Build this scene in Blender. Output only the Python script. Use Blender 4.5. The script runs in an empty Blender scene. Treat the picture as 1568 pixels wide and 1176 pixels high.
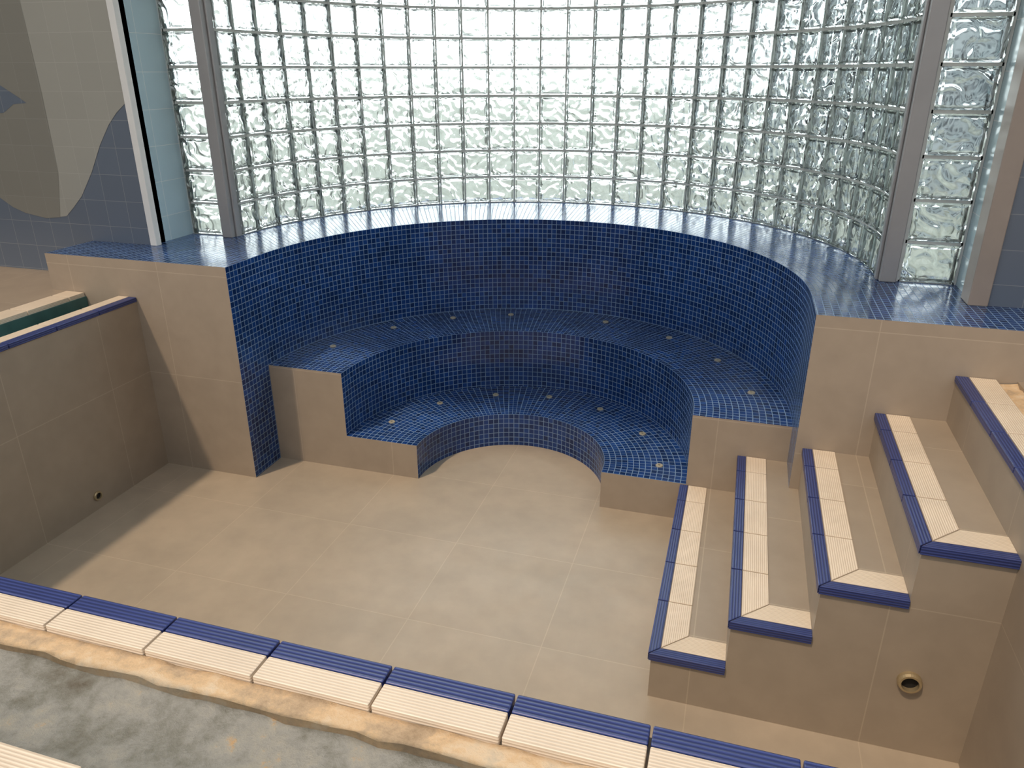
import bpy, math, random
from mathutils import Vector, Matrix
random.seed(3)
S=2.2
sc=bpy.context.scene
# ------------------------------------------------------------------ mesh builder
class MB:
    def __init__(s): s.v=[];s.f=[];s.m=[];s.uv=[]
    def face(s,pts,mat=0,uvs=None):
        pts=[Vector(p) for p in pts]
        if uvs is None:
            n=Vector((0,0,0))
            for i in range(len(pts)):
                a=pts[i];b=pts[(i+1)%len(pts)]
                n+=Vector(((a.y-b.y)*(a.z+b.z),(a.z-b.z)*(a.x+b.x),(a.x-b.x)*(a.y+b.y)))
            ax=max(range(3),key=lambda k:abs(n[k]))
            ii={0:(1,2),1:(0,2),2:(0,1)}[ax]
            uvs=[(p[ii[0]],p[ii[1]]) for p in pts]
        k=len(s.v); s.v+= [p*S for p in pts]
        s.f.append(list(range(k,k+len(pts)))); s.m.append(mat); s.uv+=[(a*S,b*S) for a,b in uvs]
    def box(s,x0,x1,y0,y1,z0,z1,mat=0,top=None,swap=False):
        t=mat if top is None else top
        s.face([(x0,y0,z1),(x1,y0,z1),(x1,y1,z1),(x0,y1,z1)],t)
        s.face([(x0,y1,z0),(x1,y1,z0),(x1,y0,z0),(x0,y0,z0)],mat)
        s.face([(x0,y0,z0),(x1,y0,z0),(x1,y0,z1),(x0,y0,z1)],mat)
        s.face([(x1,y1,z0),(x0,y1,z0),(x0,y1,z1),(x1,y1,z1)],mat)
        s.face([(x0,y1,z0),(x0,y0,z0),(x0,y0,z1),(x0,y1,z1)],mat)
        s.face([(x1,y0,z0),(x1,y1,z0),(x1,y1,z1),(x1,y0,z1)],mat)
    def prism(s,poly,z0,z1,mat=0,uvdir=None):
        def uv(p):
            if uvdir is None: return (p[0],p[1])
            d=uvdir; return (p[0]*d[0]+p[1]*d[1], -p[0]*d[1]+p[1]*d[0])
        s.face([(x,y,z1) for x,y in poly],mat,[uv(p) for p in poly])
        r=poly[::-1]; s.face([(x,y,z0) for x,y in r],mat,[uv(p) for p in r])
        n=len(poly)
        for i in range(n):
            a=poly[i];b=poly[(i+1)%n]; L=math.hypot(b[0]-a[0],b[1]-a[1])
            s.face([(a[0],a[1],z0),(b[0],b[1],z0),(b[0],b[1],z1),(a[0],a[1],z1)],mat,[(0,z0),(L,z0),(L,z1),(0,z1)])
    def build(s,name,mats,parent=None,weld=True,smooth=False,bevel=0):
        me=bpy.data.meshes.new(name); me.from_pydata([tuple(v) for v in s.v],[],s.f)
        for m in mats: me.materials.append(m)
        for p,m in zip(me.polygons,s.m): p.material_index=m
        ul=me.uv_layers.new(name='UVMap')
        for i,u in enumerate(s.uv): ul.data[i].uv=u
        ob=bpy.data.objects.new(name,me); sc.collection.objects.link(ob)
        if weld:
            import bmesh
            bm=bmesh.new(); bm.from_mesh(me); bmesh.ops.remove_doubles(bm,verts=bm.verts,dist=1e-5); bm.to_mesh(me); bm.free()
        if smooth:
            for p in me.polygons: p.use_smooth=True
        if bevel:
            md=ob.modifiers.new('bev','BEVEL'); md.width=bevel; md.segments=2; md.limit_method='ANGLE'
        if parent: ob.parent=parent
        return ob
def empty(name):
    e=bpy.data.objects.new(name,None); sc.collection.objects.link(e); return e
# ------------------------------------------------------------------ materials
def newmat(name):
    m=bpy.data.materials.new(name); m.use_nodes=True; nt=m.node_tree
    return m,nt,nt.nodes['Principled BSDF']
def N(nt,t,**k):
    n=nt.nodes.new(t)
    for a,b in k.items():
        if a in n.inputs.keys(): n.inputs[a].default_value=b
        else: setattr(n,a,b)
    return n
def c4(c): return (c[0],c[1],c[2],1)
def noise(nt,scale,detail=4,src='Object',rough=.55):
    tc=N(nt,'ShaderNodeTexCoord'); n=N(nt,'ShaderNodeTexNoise'); n.inputs['Scale'].default_value=scale; n.inputs['Detail'].default_value=detail; n.inputs['Roughness'].default_value=rough
    nt.links.new(tc.outputs[src],n.inputs['Vector']); return n
def ramp(nt,src,stops):
    r=N(nt,'ShaderNodeValToRGB'); e=r.color_ramp.elements
    e[0].position=stops[0][0]; e[0].color=c4(stops[0][1]); e[1].position=stops[1][0]; e[1].color=c4(stops[1][1])
    for p,c in stops[2:]:
        x=e.new(p); x.color=c4(c)
    nt.links.new(src,r.inputs['Fac']); return r
def mix(nt,fac,a,b,mode='MIX'):
    m=N(nt,'ShaderNodeMix',data_type='RGBA',blend_type=mode)
    for sock,val in ((m.inputs[0],fac),(m.inputs[6],a),(m.inputs[7],b)):
        if isinstance(val,(int,float)): sock.default_value=val
        elif isinstance(val,tuple): sock.default_value=c4(val)
        else: nt.links.new(val,sock)
    return m.outputs[2]
def brick(nt,w,h,mort,c1,c2,cm,offset=0.0,smooth=.1):
    tc=N(nt,'ShaderNodeTexCoord'); b=N(nt,'ShaderNodeTexBrick'); b.offset=offset; b.offset_frequency=2; b.squash=1
    b.inputs['Scale'].default_value=1; b.inputs['Brick Width'].default_value=w; b.inputs['Row Height'].default_value=h
    b.inputs['Mortar Size'].default_value=mort; b.inputs['Mortar Smooth'].default_value=smooth
    b.inputs['Color1'].default_value=c4(c1); b.inputs['Color2'].default_value=c4(c2); b.inputs['Mortar'].default_value=c4(cm)
    nt.links.new(tc.outputs['UV'],b.inputs['Vector']); return b
def bump(nt,h,strength,dist,bs):
    bn=N(nt,'ShaderNodeBump'); bn.inputs['Strength'].default_value=strength; bn.inputs['Distance'].default_value=dist
    nt.links.new(h,bn.inputs['Height']); nt.links.new(bn.outputs['Normal'],bs.inputs['Normal']); return bn
def mosaic(name,c1,c2,cm,p=.0320,mort=.0018,rough=.15):
    m,nt,bs=newmat(name)
    b=brick(nt,p,p,mort,c1,c2,cm)
    nz=noise(nt,3,3); r=ramp(nt,nz.outputs['Fac'],[(.3,(.8,.8,.8)),(.7,(1.2,1.2,1.2))])
    col=mix(nt,1.0,b.outputs['Color'],r.outputs['Color'],'MULTIPLY')
    nt.links.new(col,bs.inputs['Base Color'])
    rr=ramp(nt,b.outputs['Fac'],[(0,(rough,)*3),(1,(.7,)*3)]); nt.links.new(rr.outputs['Color'],bs.inputs['Roughness'])
    inv=N(nt,'ShaderNodeMath',operation='SUBTRACT'); inv.inputs[0].default_value=1; nt.links.new(b.outputs['Fac'],inv.inputs[1])
    bump(nt,inv.outputs[0],.6,.0015,bs)
    return m
M_mos=mosaic('blue_mosaic',(.003,.018,.085),(.009,.046,.20),(.18,.28,.42))
def taupe(name,base,w=.6,h=.6,rough=.45,floor=False,jc=1.22):
    m,nt,bs=newmat(name)
    d=tuple(x*.96 for x in base)
    b=brick(nt,w,h,.0022,base,d,tuple(x*jc for x in base))
    nz=noise(nt,9,6); r=ramp(nt,nz.outputs['Fac'],[(.3,(.94,.94,.94)),(.72,(1.05,1.05,1.05))])
    col=mix(nt,1.0,b.outputs['Color'],r.outputs['Color'],'MULTIPLY')
    if floor:
        n2=noise(nt,2.5,3); r2=ramp(nt,n2.outputs['Fac'],[(.35,(.96,.96,.96)),(.65,(1.07,1.06,1.05))])
        col=mix(nt,1.0,col,r2.outputs['Color'],'MULTIPLY')
        n3=noise(nt,6,5); r3=ramp(nt,n3.outputs['Fac'],[(.36,(rough-.04,)*3),(.66,(rough+.05,)*3)]); nt.links.new(r3.outputs['Color'],bs.inputs['Roughness'])
        bump(nt,n3.outputs['Fac'],.05,.002,bs)
    else:
        bs.inputs['Roughness'].default_value=rough
        bump(nt,nz.outputs['Fac'],.08,.003,bs)
    nt.links.new(col,bs.inputs['Base Color'])
    return m
M_wall=taupe('taupe_tile',(.335,.275,.215))
M_floor=taupe('taupe_floor_tile',(.40,.335,.26),rough=.33,floor=True,jc=1.14)
M_step=taupe('taupe_step_tile',(.345,.285,.222),rough=.42)
def ridged(name,c,cd,pitch=.0085,rough=.4):
    m,nt,bs=newmat(name)
    tc=N(nt,'ShaderNodeTexCoord'); sp=N(nt,'ShaderNodeSeparateXYZ'); nt.links.new(tc.outputs['UV'],sp.inputs[0])
    k=N(nt,'ShaderNodeMath',operation='MULTIPLY'); k.inputs[1].default_value=2*math.pi/pitch; nt.links.new(sp.outputs['Y'],k.inputs[0])
    s=N(nt,'ShaderNodeMath',operation='SINE'); nt.links.new(k.outputs[0],s.inputs[0])
    r=ramp(nt,s.outputs[0],[(0.0,cd),(.45,c)])
    nz=noise(nt,6,4); r2=ramp(nt,nz.outputs['Fac'],[(.3,(.92,.92,.92)),(.7,(1.04,1.04,1.04))])
    nt.links.new(mix(nt,1.0,r.outputs['Color'],r2.outputs['Color'],'MULTIPLY'),bs.inputs['Base Color'])
    bs.inputs['Roughness'].default_value=rough
    bump(nt,s.outputs[0],.4,.001,bs)
    return m
M_cream=ridged('cream_grip_tile',(.82,.71,.58),(.67,.56,.44),pitch=.0075)
M_blue=ridged('blue_grip_tile',(.045,.068,.235),(.022,.034,.13),pitch=.010,rough=.35)
def simple(name,c,rough=.5,metal=0,var=.12,scale=8,bmp=0):
    m,nt,bs=newmat(name)
    nz=noise(nt,scale,6); r=ramp(nt,nz.outputs['Fac'],[(.3,tuple(x*(1-var) for x in c)),(.7,tuple(min(1,x*(1+var)) for x in c))])
    nt.links.new(r.outputs['Color'],bs.inputs['Base Color']); bs.inputs['Roughness'].default_value=rough; bs.inputs['Metallic'].default_value=metal
    if bmp: bump(nt,nz.outputs['Fac'],.6,bmp,bs)
    return m
M_grout=simple('grey_grout',(.68,.69,.66),.8)
M_white=simple('white_frame_paint',(.80,.79,.77),.4,var=.03)
M_brownframe=simple('brown_frame_paint',(.34,.28,.24),.4,var=.05)
M_alu=simple('mullion_aluminium',(.33,.32,.32),.35,.2,var=.04)
M_plast=simple('cream_plastic',(.36,.33,.25),.4,var=.05)
M_brass=simple('brass_ring',(.45,.36,.22),.35,.6)
M_dark=simple('dark_bore',(.01,.01,.01),.8)
M_teal=simple('teal_channel_tile',(.05,.13,.13),.35,var=.2)
def mortar():
    m,nt,bs=newmat('orange_mortar')
    n=noise(nt,7,8,rough=.7); r=ramp(nt,n.outputs['Fac'],[(.30,(.30,.22,.14)),(.42,(.48,.36,.24)),(.50,(.64,.46,.28)),(.58,(.68,.54,.38)),(.7,(.5,.44,.35))])
    nt.links.new(r.outputs['Color'],bs.inputs['Base Color']); bs.inputs['Roughness'].default_value=.85; bump(nt,n.outputs['Fac'],.8,.012,bs); return m
M_mortar=mortar()
def concrete():
    m,nt,bs=newmat('stained_concrete')
    n=noise(nt,4,10,rough=.7); r=ramp(nt,n.outputs['Fac'],[(.36,(.11,.095,.07)),(.45,(.19,.19,.165)),(.52,(.27,.27,.25)),(.58,(.32,.31,.27)),(.62,(.46,.30,.15))])
    nt.links.new(r.outputs['Color'],bs.inputs['Base Color'])
    n2=noise(nt,3,3); r2=ramp(nt,n2.outputs['Fac'],[(.4,(.3,)*3),(.6,(.8,)*3)]); nt.links.new(r2.outputs['Color'],bs.inputs['Roughness'])
    bump(nt,n.outputs['Fac'],.9,.02,bs); return m
M_conc=concrete()
def walltile(name,c,cm,w=.15,h=.15,rough=.3):
    m,nt,bs=newmat(name)
    b=brick(nt,w,h,.0016,c,tuple(x*.95 for x in c),cm); nt.links.new(b.outputs['Color'],bs.inputs['Base Color']); bs.inputs['Roughness'].default_value=rough
    return m
M_wblue=walltile('slate_blue_wall_tile',(.13,.16,.21),(.24,.26,.28))
M_wbeige=walltile('beige_wall_tile',(.37,.36,.32),(.42,.41,.37))
M_wbeige_shade=walltile('shaded_beige_wall_tile',(.24,.23,.20),(.27,.26,.23))  # beige tile with shadow painted into its colour
M_ceil=simple('ceiling_paint',(.5,.5,.48),.8)
M_jamb=walltile('pale_blue_jamb_tile',(.50,.66,.74),(.75,.80,.82),.2,.2,.15)
def glass():
    m=bpy.data.materials.new('wavy_glass'); m.use_nodes=True; nt=m.node_tree
    nt.nodes.remove(nt.nodes['Principled BSDF']); out=nt.nodes['Material Output']
    tc=N(nt,'ShaderNodeTexCoord')
    n=N(nt,'ShaderNodeTexWave',wave_type='BANDS',bands_direction='DIAGONAL'); n.inputs['Scale'].default_value=3.2; n.inputs['Distortion'].default_value=9; n.inputs['Detail'].default_value=.8; n.inputs['Detail Scale'].default_value=3.0
    nt.links.new(tc.outputs['Object'],n.inputs['Vector'])
    bp=N(nt,'ShaderNodeBump'); bp.inputs['Strength'].default_value=1; bp.inputs['Distance'].default_value=.010; nt.links.new(n.outputs['Fac'],bp.inputs['Height'])
    rf=N(nt,'ShaderNodeBsdfRefraction'); rf.inputs['IOR'].default_value=1.35; rf.inputs['Roughness'].default_value=.16; rf.inputs['Color'].default_value=(.93,.975,.965,1)
    nt.links.new(bp.outputs['Normal'],rf.inputs['Normal'])
    tr=N(nt,'ShaderNodeBsdfTransparent'); tr.inputs['Color'].default_value=(.93,.975,.965,1)
    gl=N(nt,'ShaderNodeBsdfGlossy'); gl.inputs['Roughness'].default_value=.08; nt.links.new(bp.outputs['Normal'],gl.inputs['Normal'])
    m1=N(nt,'ShaderNodeMixShader'); m1.inputs[0].default_value=.25; nt.links.new(rf.outputs[0],m1.inputs[1]); nt.links.new(tr.outputs[0],m1.inputs[2])
    m2=N(nt,'ShaderNodeMixShader'); m2.inputs[0].default_value=.06; nt.links.new(m1.outputs[0],m2.inputs[1]); nt.links.new(gl.outputs[0],m2.inputs[2])
    nt.links.new(m2.outputs[0],out.inputs['Surface']); return m
M_glass=glass()
# ------------------------------------------------------------------ dimensions
xl,xr,yp,yb=-1.1641,.1572,1.4937,1.612
cx=(xl+xr)/2; rW=(xr-xl)/2
h1,h2,hl=.098,.2778,.570
r1,r2=.2437,.4461
hr,yr,xw=.4746,.5052,-1.4442
ys,s0,st,rz=1.028,-.0657,.1208,.0952
yw=1.653; yc=1.63
xR=s0+4*st
NA=96
def arc(r,ky,n=NA,straight=True,y0=yb):
    pts=[]
    if straight: pts.append((cx-r,y0))
    for i in range(n+1):
        t=math.pi*(1-i/n); pts.append((cx+r*math.cos(t),yc+r*ky*math.sin(t)))
    if straight: pts.append((cx+r,y0))
    return pts
kW,kB=1.05,1.03
def arcwall(mb,pts,z0,z1,mat):
    L=0
    for a,b in zip(pts[:-1],pts[1:]):
        d=math.hypot(b[0]-a[0],b[1]-a[1])
        mb.face([(a[0],a[1],z0),(a[0],a[1],z1),(b[0],b[1],z1),(b[0],b[1],z0)][::-1],mat,[(L,z0-z1),(L,0),(L+d,0),(L+d,z0-z1)][::-1]); L+=d
def arctread(mb,pi,po,z,mat):
    L=0
    for i in range(len(pi)-1):
        a,b,c,d=pi[i],pi[i+1],po[i+1],po[i]
        dm=(math.hypot(b[0]-a[0],b[1]-a[1])+math.hypot(c[0]-d[0],c[1]-d[1]))/2
        w1=math.hypot(a[0]-d[0],a[1]-d[1]); w2=math.hypot(b[0]-c[0],b[1]-c[1])
        mb.face([(a[0],a[1],z),(b[0],b[1],z),(c[0],c[1],z),(d[0],d[1],z)][::-1],mat,[(L,0),(L+dm,0),(L+dm,w2),(L,w1)][::-1]); L+=dm
# floor
mb=MB(); mb.box(xw-.03,xR+.05,yr-.03,2.36,-.03,0,0); mb.build('floor',[M_floor])
# alcove wall & ledge
mb=MB()
inner=arc(rW,kW,y0=yp)
arcwall(mb,inner,0,hl,0)
gcx,gcy,gR=-.525,1.83,.845
outer=[(gcx-.87,1.80)]+[(gcx+(gR+.05)*math.cos(math.pi*(1-i/NA)),gcy+(gR+.05)*math.sin(math.pi*(1-i/NA))) for i in range(NA+1)]+[(gcx+.87,1.80)]
arctread(mb,inner[1:-1],outer[1:-1],hl,0)
o0=outer[1];o1=outer[-2]
lp=[(-1.7066,yp),(xl,yp),(xl,yc),o0,(-1.52,1.87),(-1.52,yw),(-1.7066,yw)]
mb.face([(x,y,hl) for x,y in lp],0)
rp=[(xr,yp),(1.4,yp),(1.4,yw),(.47,yw),(.47,1.87),o1,(xr,yc)]
mb.face([(x,y,hl) for x,y in rp],0)
mb.face([(-1.7066,yp,0),(xl,yp,0),(xl,yp,hl),(-1.7066,yp,hl)],1)
mb.face([(xr,yp,0),(1.4,yp,0),(1.4,yp,hl),(xr,yp,hl)],1)
mb.face([(-1.7066,yw,0),(-1.7066,yp,0),(-1.7066,yp,hl),(-1.7066,yw,hl)],1)
ow=outer
for a,b in zip(ow[:-1],ow[1:]): mb.face([(a[0],a[1],-.03),(b[0],b[1],-.03),(b[0],b[1],hl),(a[0],a[1],hl)],1)
mb.build('tiled_alcove_ledge',[M_mos,M_wall])
# benches
bench=empty('curved_spa_bench')
mb=MB()
a1=arc(r1,kB);a2=arc(r2,kB);a3=arc(rW,kW)
arcwall(mb,a1,0,h1,0); arctread(mb,a1,a2,h1,0)
arcwall(mb,a2,h1,h2,0); arctread(mb,a2,a3,h2,0)
for sgn in(-1,1):
    def q(ra,rb,z0,z1):
        a,b=sorted((cx+sgn*ra,cx+sgn*rb)); mb.face([(a,yb,z0),(b,yb,z0),(b,yb,z1),(a,yb,z1)],1)
    q(r1,r2,0,h1); q(r2,rW,0,h2)
mb.build('tiled_seats',[M_mos,M_wall],parent=bench)
def disc(mb,c,r,h,n,mat,nrm=(0,0,1),hole=None):
    nrm=Vector(nrm).normalized(); a=nrm.orthogonal().normalized(); b=nrm.cross(a); c=Vector(c)
    ring=lambda rr,hh:[c+nrm*hh+(a*math.cos(2*math.pi*i/n)+b*math.sin(2*math.pi*i/n))*rr for i in range(n)]
    prof=[(r,0),(r,h*.6),(r*.9,h),(hole or r*.35,h),((hole or r*.35),h*.2)]
    rings=[ring(*p) for p in prof]
    for k in range(len(rings)-1):
        for i in range(n):
            j=(i+1)%n; mb.face([rings[k][i],rings[k][j],rings[k+1][j],rings[k+1][i]],mat)
    mb.face(rings[-1],mat+1)
mb=MB()
for ang in (165,144,125,107,77,55,35,14):
    t=math.radians(ang); disc(mb,(cx+.590*math.cos(t),yb+.02+.59*1.055*math.sin(t),h2),.0090,.003,16,0)
for ang in (165,139,113,88.5,63,35,9):
    t=math.radians(ang); disc(mb,(cx+.38*math.cos(t),yb+.01+.38*1.05*math.sin(t),h1),.0090,.003,16,0)
mb.build('air_jets',[M_plast,M_dark],parent=bench)
mb=MB(); disc(mb,(xw,1.25,.036),.012,.005,20,0,(1,0,0),hole=.008); mb.build('pool_inlet_fitting',[M_brass,M_dark])
# ------------------------------------------------------------------ steps
steps=empty('pool_entry_steps')
mb=MB(); disc(mb,(.3217,ys,.1414),.0175,.010,28,0,(0,-1,0),hole=.0125); mb.build('inlet_pipe_ring',[M_brass,M_dark],parent=steps)
mb=MB(); bl,cr,th,ov=.020,.042,.013,.005; g=.0012
cop=MB()
for i in range(4):
    x0=s0+i*st; x1=x0+st; z=(i+1)*rz
    yf=yb if i<1 else yp
    mb.box(x0,x1,ys,yf,0,z-.0008,0)
    if i==1: mb.box(x0,xr,yp,yb,0,z-.0008,0)
    yt=yb if i<2 else yp
    X0=x0-ov;Y0=ys-ov;X1=x1
    zt=z+.0015; zb=z-th
    def run(ax0,ax1,mat):
        p=.123; y=Y0+.06+p*.7
        cuts=[]
        while y<yt: cuts.append(y); y+=p
        cuts.append(yt)
        prev=None
        for cc in cuts:
            if prev is None:
                m0=Y0+(ax0-X0); m1=Y0+(ax1-X0)
                cop.prism([(ax0,m0+g),(ax1,m1+g),(ax1,cc-g),(ax0,cc-g)],zb,zt,mat,(0,1))
            else: cop.prism([(ax0,prev+g),(ax1,prev+g),(ax1,cc-g),(ax0,cc-g)],zb,zt,mat,(0,1))
            prev=cc
    run(X0,X0+bl-g,0); run(X0+bl,X0+bl+cr,1)
    cop.prism([(X0+g,Y0),(X1,Y0),(X1,Y0+bl-g),(X0+bl-g,Y0+bl-g)],zb,zt,0,(1,0))
    cop.prism([(X0+bl+g,Y0+bl),(X1,Y0+bl),(X1,Y0+bl+cr),(X0+bl+cr+g,Y0+bl+cr)],zb,zt,1,(1,0))
mb.build('step_body',[M_step],parent=steps)
cop.build('nosing_tiles',[M_blue,M_cream],bevel=.002,parent=steps)
# ------------------------------------------------------------------ pool walls
dz=.012
mb=MB(); mb.box(xw-.051,xw,yr,yp,-.03,hr-dz,0); mb.build('wall_left',[M_wall])
mb=MB(); mb.box(xw-.051,1.6,yr-.05,yr,-.03,hr-dz,0); mb.build('wall_front',[M_wall])
mb=MB(); mb.box(xR,xR+.06,yr,yp,-.03,hr-dz,0); mb.build('wall_right',[M_wall])
copE=empty('pool_coping')
def coping(name,kind):
    mb=MB(); p=.123; z0,z1=hr-dz+.0003,hr
    e=.003
    if kind=='front':
        x=-.395-p*9
        while x<1.6:
            a,b=x+g,x+p-g
            mb.prism([(a,yr-bl+g),(b,yr-bl+g),(b,yr+e),(a,yr+e)],z0,z1,0,(1,0))
            mb.prism([(a,.457),(b,.457),(b,yr-bl),(a,yr-bl)],z0,z1,1,(1,0))
            x+=p
    if kind=='left':
        y=yr+.0045
        while y<yp-.01:
            a,b=y+g,min(y+p,yp)-g
            mb.prism([(xw-bl+g,a),(xw+e,a),(xw+e,b),(xw-bl+g,b)],z0,z1,0,(0,1))
            mb.prism([(xw-.051,a),(xw-bl,a),(xw-bl,b),(xw-.051,b)],z0,z1,1,(0,1))
            y+=p
    if kind=='right':
        y=yr+.0045
        while y<yp-.01:
            a,b=y+g,min(y+p,yp)-g
            mb.prism([(xR-e,a),(xR+bl-g,a),(xR+bl-g,b),(xR-e,b)],z0,z1,0,(0,1))
            mb.prism([(xR+bl,a),(xR+.065,a),(xR+.065,b),(xR+bl,b)],z0,z1,1,(0,1))
            y+=p
    return mb.build(name,[M_blue,M_cream],bevel=.003,parent=copE)
coping('coping_front','front'); coping('coping_left','left'); coping('coping_right','right')
def rough_strip(name,x0,x1,y0,y1,z,mat,amp=.004,nx=60,ny=6,base=.05,parent=None,bow=0,edge=.004):
    mb=MB(); random.seed(5)
    H=[[z+random.uniform(-amp,amp)*(0.4 if 0<j<ny else 1)-bow*math.sin(math.pi*j/ny) for j in range(ny+1)] for i in range(nx+1)]
    E=[[ (random.uniform(-edge,edge) if j==0 else 0) for j in range(ny+1)] for i in range(nx+1)]
    al=(x1-x0)>(y1-y0)
    def P(i,j):
        if al: return (x0+(x1-x0)*i/nx, y0+(y1-y0)*j/ny+E[i][j], H[i][j])
        return (x1-(x1-x0)*j/ny-E[i][j], y0+(y1-y0)*i/nx, H[i][j])
    for i in range(nx):
        for j in range(ny):
            mb.face([P(i,j),P(i+1,j),P(i+1,j+1),P(i,j+1)],0)
        for j in(0,ny):
            a,b=P(i,j),P(i+1,j); mb.face([a,b,(b[0],b[1],z-base),(a[0],a[1],z-base)],0)
    return mb.build(name,[mat],smooth=True,parent=parent)
mE=empty('mortar_bed')
rough_strip('mortar_front',-1.6,1.6,.431,.4565,hr-.008,M_mortar,amp=.002,nx=140,ny=4,parent=mE,edge=.002)
rough_strip('mortar_right',xR+.066,xR+.10,yr,yp-.002,hr-.008,M_mortar,ny=3,parent=mE)
oE=empty('overflow_channel')
rough_strip('channel_concrete',-3,1.6,.332,.436,hr-.0145,M_conc,amp=.002,nx=200,ny=10,parent=oE,bow=.009,edge=0)
mb=MB(); mb.box(-1.598,xw-.052,.458,yp-.002,hr-.08,hr-.05,0); mb.box(-1.603,-1.599,.458,yp-.002,hr-.08,hr-.01,0); mb.build('channel_tiles',[M_teal],parent=oE)
dE=empty('deck_edge_tiles')
mb=MB()
p=.123; x=-3.05
while x<1.6:
    mb.prism([(x+g,.26),(x+p-g,.26),(x+p-g,.331),(x+g,.331)],hr-.02,hr,1,(1,0)); mb.prism([(x+g,.24),(x+p-g,.24),(x+p-g,.259),(x+g,.259)],hr-.02,hr,0,(1,0)); x+=p
mb.build('edge_front',[M_blue,M_cream],bevel=.003,parent=dE)
mb=MB(); y=.46
while y<yp-.02:
    mb.prism([(-1.66,y+g),(-1.604,y+g),(-1.604,min(y+p,yp)-g),(-1.66,min(y+p,yp)-g)],hr-.02,hr,0,(0,1)); y+=p
mb.build('edge_left',[M_cream],bevel=.003,parent=dE)
mb=MB(); mb.box(-3.2,1.6,-1.5,.239,hr-.08,hr-.001,0); mb.box(-3.2,-1.662,.46,yp,hr-.08,hr-.001,0); mb.box(-3.2,-1.708,yp,yw,hr-.08,hr-.001,0); mb.build('deck_floor_left',[M_wall])
mb=MB(); mb.box(xR+.10,1.6,.457,yp,hr-.08,hr-.001,0); mb.build('deck_floor_right',[M_wall])
# ------------------------------------------------------------------ window bay walls
ztop=hl+14*.0885; zc=2.5
mb=MB(); mb.box(-3.2,-1.7066,yw,yw+.05,.3,zc,0); mb.box(-1.7066,-1.507,yw,yw+.05,hl,zc,0)
def inlay(poly,mat,d):
    mb.face([(x,yw-d,z) for x,z in poly],mat)
inlay([(-3.2,1.0),(-2.6,.9),(-2.1,.75),(-2.0,.675),(-1.96,.65),(-1.92,.636),(-1.85,.625),(-1.777,.634),(-1.745,.66),(-1.71,.691),(-1.66,.755),(-1.615,.825),(-1.575,.875),(-1.543,.905),(-1.507,.93),(-1.507,zc),(-3.2,zc)],1,.001)
inlay([(-3.2,1.0),(-2.6,.9),(-2.1,.75),(-2.0,.675),(-1.96,.65),(-1.92,.636),(-1.85,.625),(-1.80,.630),(-1.772,.75),(-1.768,.95),(-1.775,1.3),(-1.8,zc),(-3.2,zc)],2,.0015)  # shadow on the left of the beige area, painted as darker tile
inlay([(-2.3,.90),(-2.1,.885),(-1.91,.90),(-1.87,.922),(-1.825,.925),(-1.85,.94),(-1.90,.968),(-2.0,.995),(-2.15,1.0),(-2.3,.98)],0,.002)
mb.build('wall_back_left',[M_wblue,M_wbeige,M_wbeige_shade])
mb=MB(); mb.box(.484,1.9,yw,yw+.05,hl,zc,0); mb.build('wall_back_right',[M_wblue])
mb=MB(); mb.box(-3.25,-3.2,-1.5,yw+.05,.3,zc,0); mb.build('wall_sky_block_left',[M_wbeige])  # unseen wall, added to block sky light from the left
mb=MB(); mb.box(1.9,1.95,-1.5,yw+.05,.3,zc,0); mb.build('wall_sky_block_right',[M_wbeige])  # its twin on the right, also added out of view as a light block
mb=MB(); mb.box(-1.507,.484,yw,yw+.05,ztop+.001,zc,0); mb.build('wall_back_lintel',[M_wbeige])
ce=[(-1.56,yw+.05)]+[(x,y) for x,y in outer]+[(.52,yw+.05)]
mb=MB(); mb.prism(ce[::-1],ztop,ztop+.04,0); mb.build('ceiling_bay',[M_ceil])
mb=MB(); mb.box(-3.2,1.9,.66,yw+.05,zc+.001,zc+.05,0); mb.build('ceiling_sky_block',[M_ceil])  # unseen roof added to block sky; front edge placed to let the sun in
mb=MB(); mb.box(-1.53,-1.507,yw+.012,1.86,hl,ztop,0); mb.build('wall_jamb_left',[M_jamb])
mb=MB(); mb.box(.462,.49,yw+.05,1.86,hl,ztop,0); mb.build('wall_jamb_right',[M_jamb])
mb=MB(); mb.box(-1.507,-1.487,yw-.008,yw+.012,hl,ztop,0); mb.build('trim_left',[M_white],bevel=.004)
mb=MB(); mb.box(.448,.484,yw-.008,yw+.05,hl,ztop,0); mb.build('trim_right',[M_brownframe],bevel=.004)
def mullion(name,x0,x1):
    mb=MB(); mb.box(x0,x1,1.795,1.85,hl,ztop,0); mb.box(x0-.006,x0,1.812,1.835,hl,ztop,0); mb.box(x1,x1+.006,1.812,1.835,hl,ztop,0)
    mb.build(name,[M_alu],bevel=.004)
mullion('window_mullion',-1.392,-1.360); mullion('window_mullion.001',.306,.340)
PZ=.0885
def block(mb,c,t,n,w,h,d):
    z=Vector((0,0,1)); ks=[-1,-.93,-.80,.80,.93,1]; pr=[0,.0022,-.0012]
    def P(i,j,s):
        e=min(min(i,5-i),min(j,5-j))
        return c+t*(ks[i]*w/2)+z*(ks[j]*h/2)+n*(s*(d/2+pr[e]))
    for s in(1,-1):
        for i in range(5):
            for j in range(5):
                q=[P(i,j,s),P(i+1,j,s),P(i+1,j+1,s),P(i,j+1,s)]
                if s<0: q=q[::-1]
                mb.face(q,0)
    for k in range(5):
        mb.face([P(k+1,0,1),P(k,0,1),P(k,0,-1),P(k+1,0,-1)],0)
        mb.face([P(k,5,1),P(k+1,5,1),P(k+1,5,-1),P(k,5,-1)],0)
        mb.face([P(0,k,1),P(0,k+1,1),P(0,k+1,-1),P(0,k,-1)],0)
        mb.face([P(5,k+1,1),P(5,k,1),P(5,k,-1),P(5,k+1,-1)],0)
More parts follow.
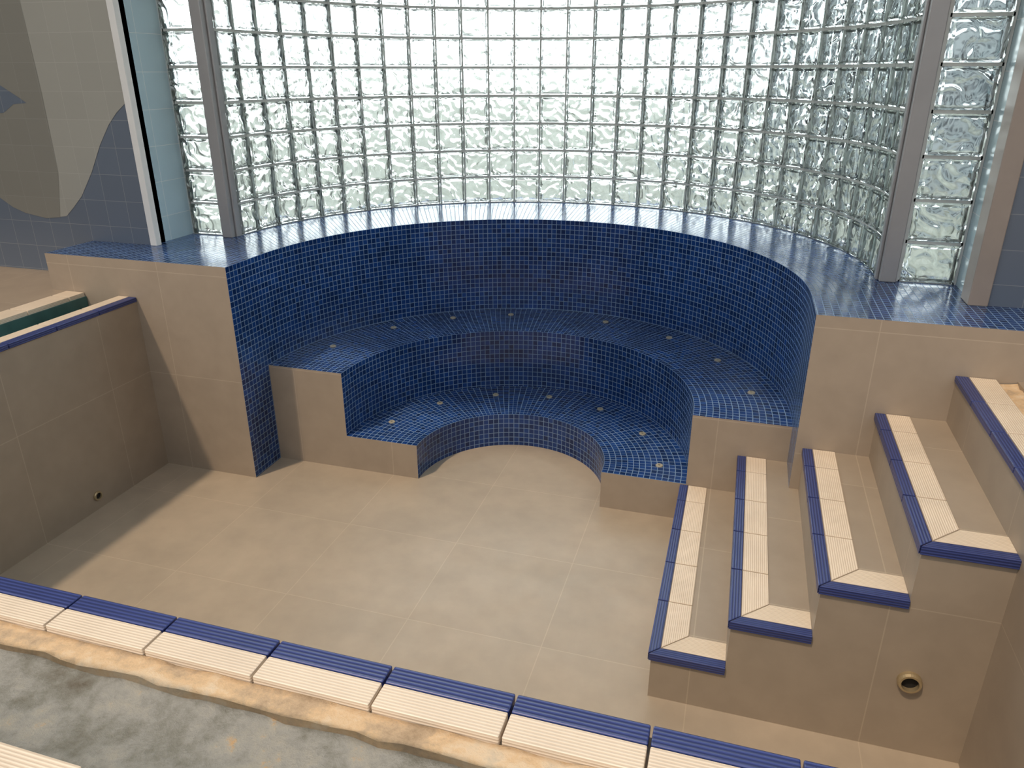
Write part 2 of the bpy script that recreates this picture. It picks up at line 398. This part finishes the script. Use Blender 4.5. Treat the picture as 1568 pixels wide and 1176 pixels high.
def obox(mb,c,t,n,w,h,d,mat=0):
    z=Vector((0,0,1)); P=lambda a,b,e:c+t*(a*w/2)+z*(b*h/2)+n*(e*d/2)
    for q in ([(-1,-1,1),(1,-1,1),(1,1,1),(-1,1,1)],[(1,-1,-1),(-1,-1,-1),(-1,1,-1),(1,1,-1)],[(-1,1,1),(1,1,1),(1,1,-1),(-1,1,-1)],[(1,-1,1),(-1,-1,1),(-1,-1,-1),(1,-1,-1)],[(1,-1,1),(1,-1,-1),(1,1,-1),(1,1,1)],[(-1,-1,-1),(-1,-1,1),(-1,1,1),(-1,1,-1)]):
        mb.face([P(*k) for k in q],mat)
NR=14; NC=30; D=.034; J=.0075; GD=.020
win=empty('window_1'); gb=MB(); gg=MB()
da=math.pi/NC; chord=2*gR*math.sin(da/2)
for k in range(NC):
    a=math.pi-(k+.5)*da; rm=gR*math.cos(da/2)
    dirv=Vector((math.cos(a),math.sin(a),0)); t=Vector((math.sin(a),-math.cos(a),0)); n=-dirv
    if t.cross(Vector((0,0,1))).dot(n)<0: t=-t
    base=Vector((gcx,gcy,0))+dirv*rm
    for r in range(NR):
        block(gb,base+Vector((0,0,hl+(r+.5)*PZ)),t,n,chord-J,PZ-J,D)
    for r in range(NR+1):
        obox(gg,base+Vector((0,0,hl+r*PZ)),t,n,chord+.002,J-.0004,GD)
for k in range(1,NC):
    a=math.pi-k*da; dirv=Vector((math.cos(a),math.sin(a),0)); t=Vector((math.sin(a),-math.cos(a),0))
    obox(gg,Vector((gcx,gcy,0))+dirv*gR*.9985+Vector((0,0,(hl+ztop)/2)),t,-dirv,J-.0006,ztop-hl,GD)
gb.build('glass_blocks',[M_glass],parent=win); gg.build('block_joints',[M_grout],parent=win)
def flatwin(name,x0,x1,y):
    w=empty(name); gb=MB(); gg=MB(); t=Vector((1,0,0)); n=Vector((0,-1,0)); W=x1-x0
    for r in range(NR): block(gb,Vector(((x0+x1)/2,y,hl+(r+.5)*PZ)),t,n,W-J,PZ-J,D)
    for r in range(NR+1): obox(gg,Vector(((x0+x1)/2,y,hl+r*PZ)),t,n,W,J-.0004,GD)
    for x in(x0,x1): obox(gg,Vector((x,y,(hl+ztop)/2)),t,n,J-.0006,ztop-hl,GD)
    gb.build('glass_blocks_'+name,[M_glass],parent=w); gg.build('block_joints_'+name,[M_grout],parent=w)
flatwin('window_2',-1.504,-1.396,1.83); flatwin('window_3',.346,.458,1.82)
# ------------------------------------------------------------------ exterior
mb=MB(); mb.box(-40,40,-20,60,-.14,-.10,0); mb.build('ground',[simple('paving_and_grass',(.19,.21,.19),.8,var=.6,scale=.9)])
def building(name,x0,x1,y0,y1,zt,wallc):
    mb=MB(); mb.box(x0,x1,y0,y1,-.1,zt,0)
    nx=int((x1-x0)/1.2)
    for r in range(int(zt/1.3)):
        for i in range(nx):
            a=x0+(i+.25)*(x1-x0)/nx; b=a+.55*(x1-x0)/nx; z=.4+r*1.3
            mb.box(a,b,y0-.03,y0-.005,z,z+.7,1)
    mb.box(x0-.1,x1+.1,y0-.1,y1+.1,zt,zt+.12,0)
    mb.build(name,[simple(name+'_render',wallc,.8),simple(name+'_glazing',(.05,.07,.10),.15)])
building('exterior_building',.2,11,9,14,3.0,(.42,.50,.58))
# ------------------------------------------------------------------ light
w=bpy.data.worlds.new('sky'); sc.world=w; w.use_nodes=True; nt=w.node_tree; bg=nt.nodes['Background']
tc=N(nt,'ShaderNodeTexCoord'); sp=N(nt,'ShaderNodeSeparateXYZ'); nt.links.new(tc.outputs['Generated'],sp.inputs[0])
mr=N(nt,'ShaderNodeMapRange',interpolation_type='SMOOTHSTEP'); mr.inputs[1].default_value=-.3; mr.inputs[2].default_value=.7; mr.inputs[3].default_value=1.05; mr.inputs[4].default_value=4.8
nt.links.new(sp.outputs['Y'],mr.inputs[0]); nt.links.new(mr.outputs[0],bg.inputs['Strength']); bg.inputs['Color'].default_value=(.96,.98,1,1)
sd=bpy.data.lights.new('sun','SUN'); sd.energy=2.0; sd.color=(1,.78,.56); sd.angle=math.radians(3)
so=bpy.data.objects.new('sun',sd); sc.collection.objects.link(so); so.location=(-3,-3,8)
so.rotation_euler=Vector((.305,.50,-1)).to_track_quat('-Z','Y').to_euler()
# ------------------------------------------------------------------ camera
R=Vector((.957425622,.288678552,-.000934058515));U=Vector((-.10952622,.36624241,.92405114));F=Vector((-.26709584,.88460793,-.38226773))
cd=bpy.data.cameras.new('camera'); cam=bpy.data.objects.new('camera',cd); sc.collection.objects.link(cam)
cd.sensor_width=36; cd.lens=1156.39/1568*36; cd.clip_start=.02; cd.clip_end=300
m=Matrix(((R.x,U.x,-F.x),(R.y,U.y,-F.y),(R.z,U.z,-F.z))).to_4x4(); m.translation=Vector((0,0,S)); cam.matrix_world=m
sc.camera=cam
sc.view_settings.view_transform='Standard'
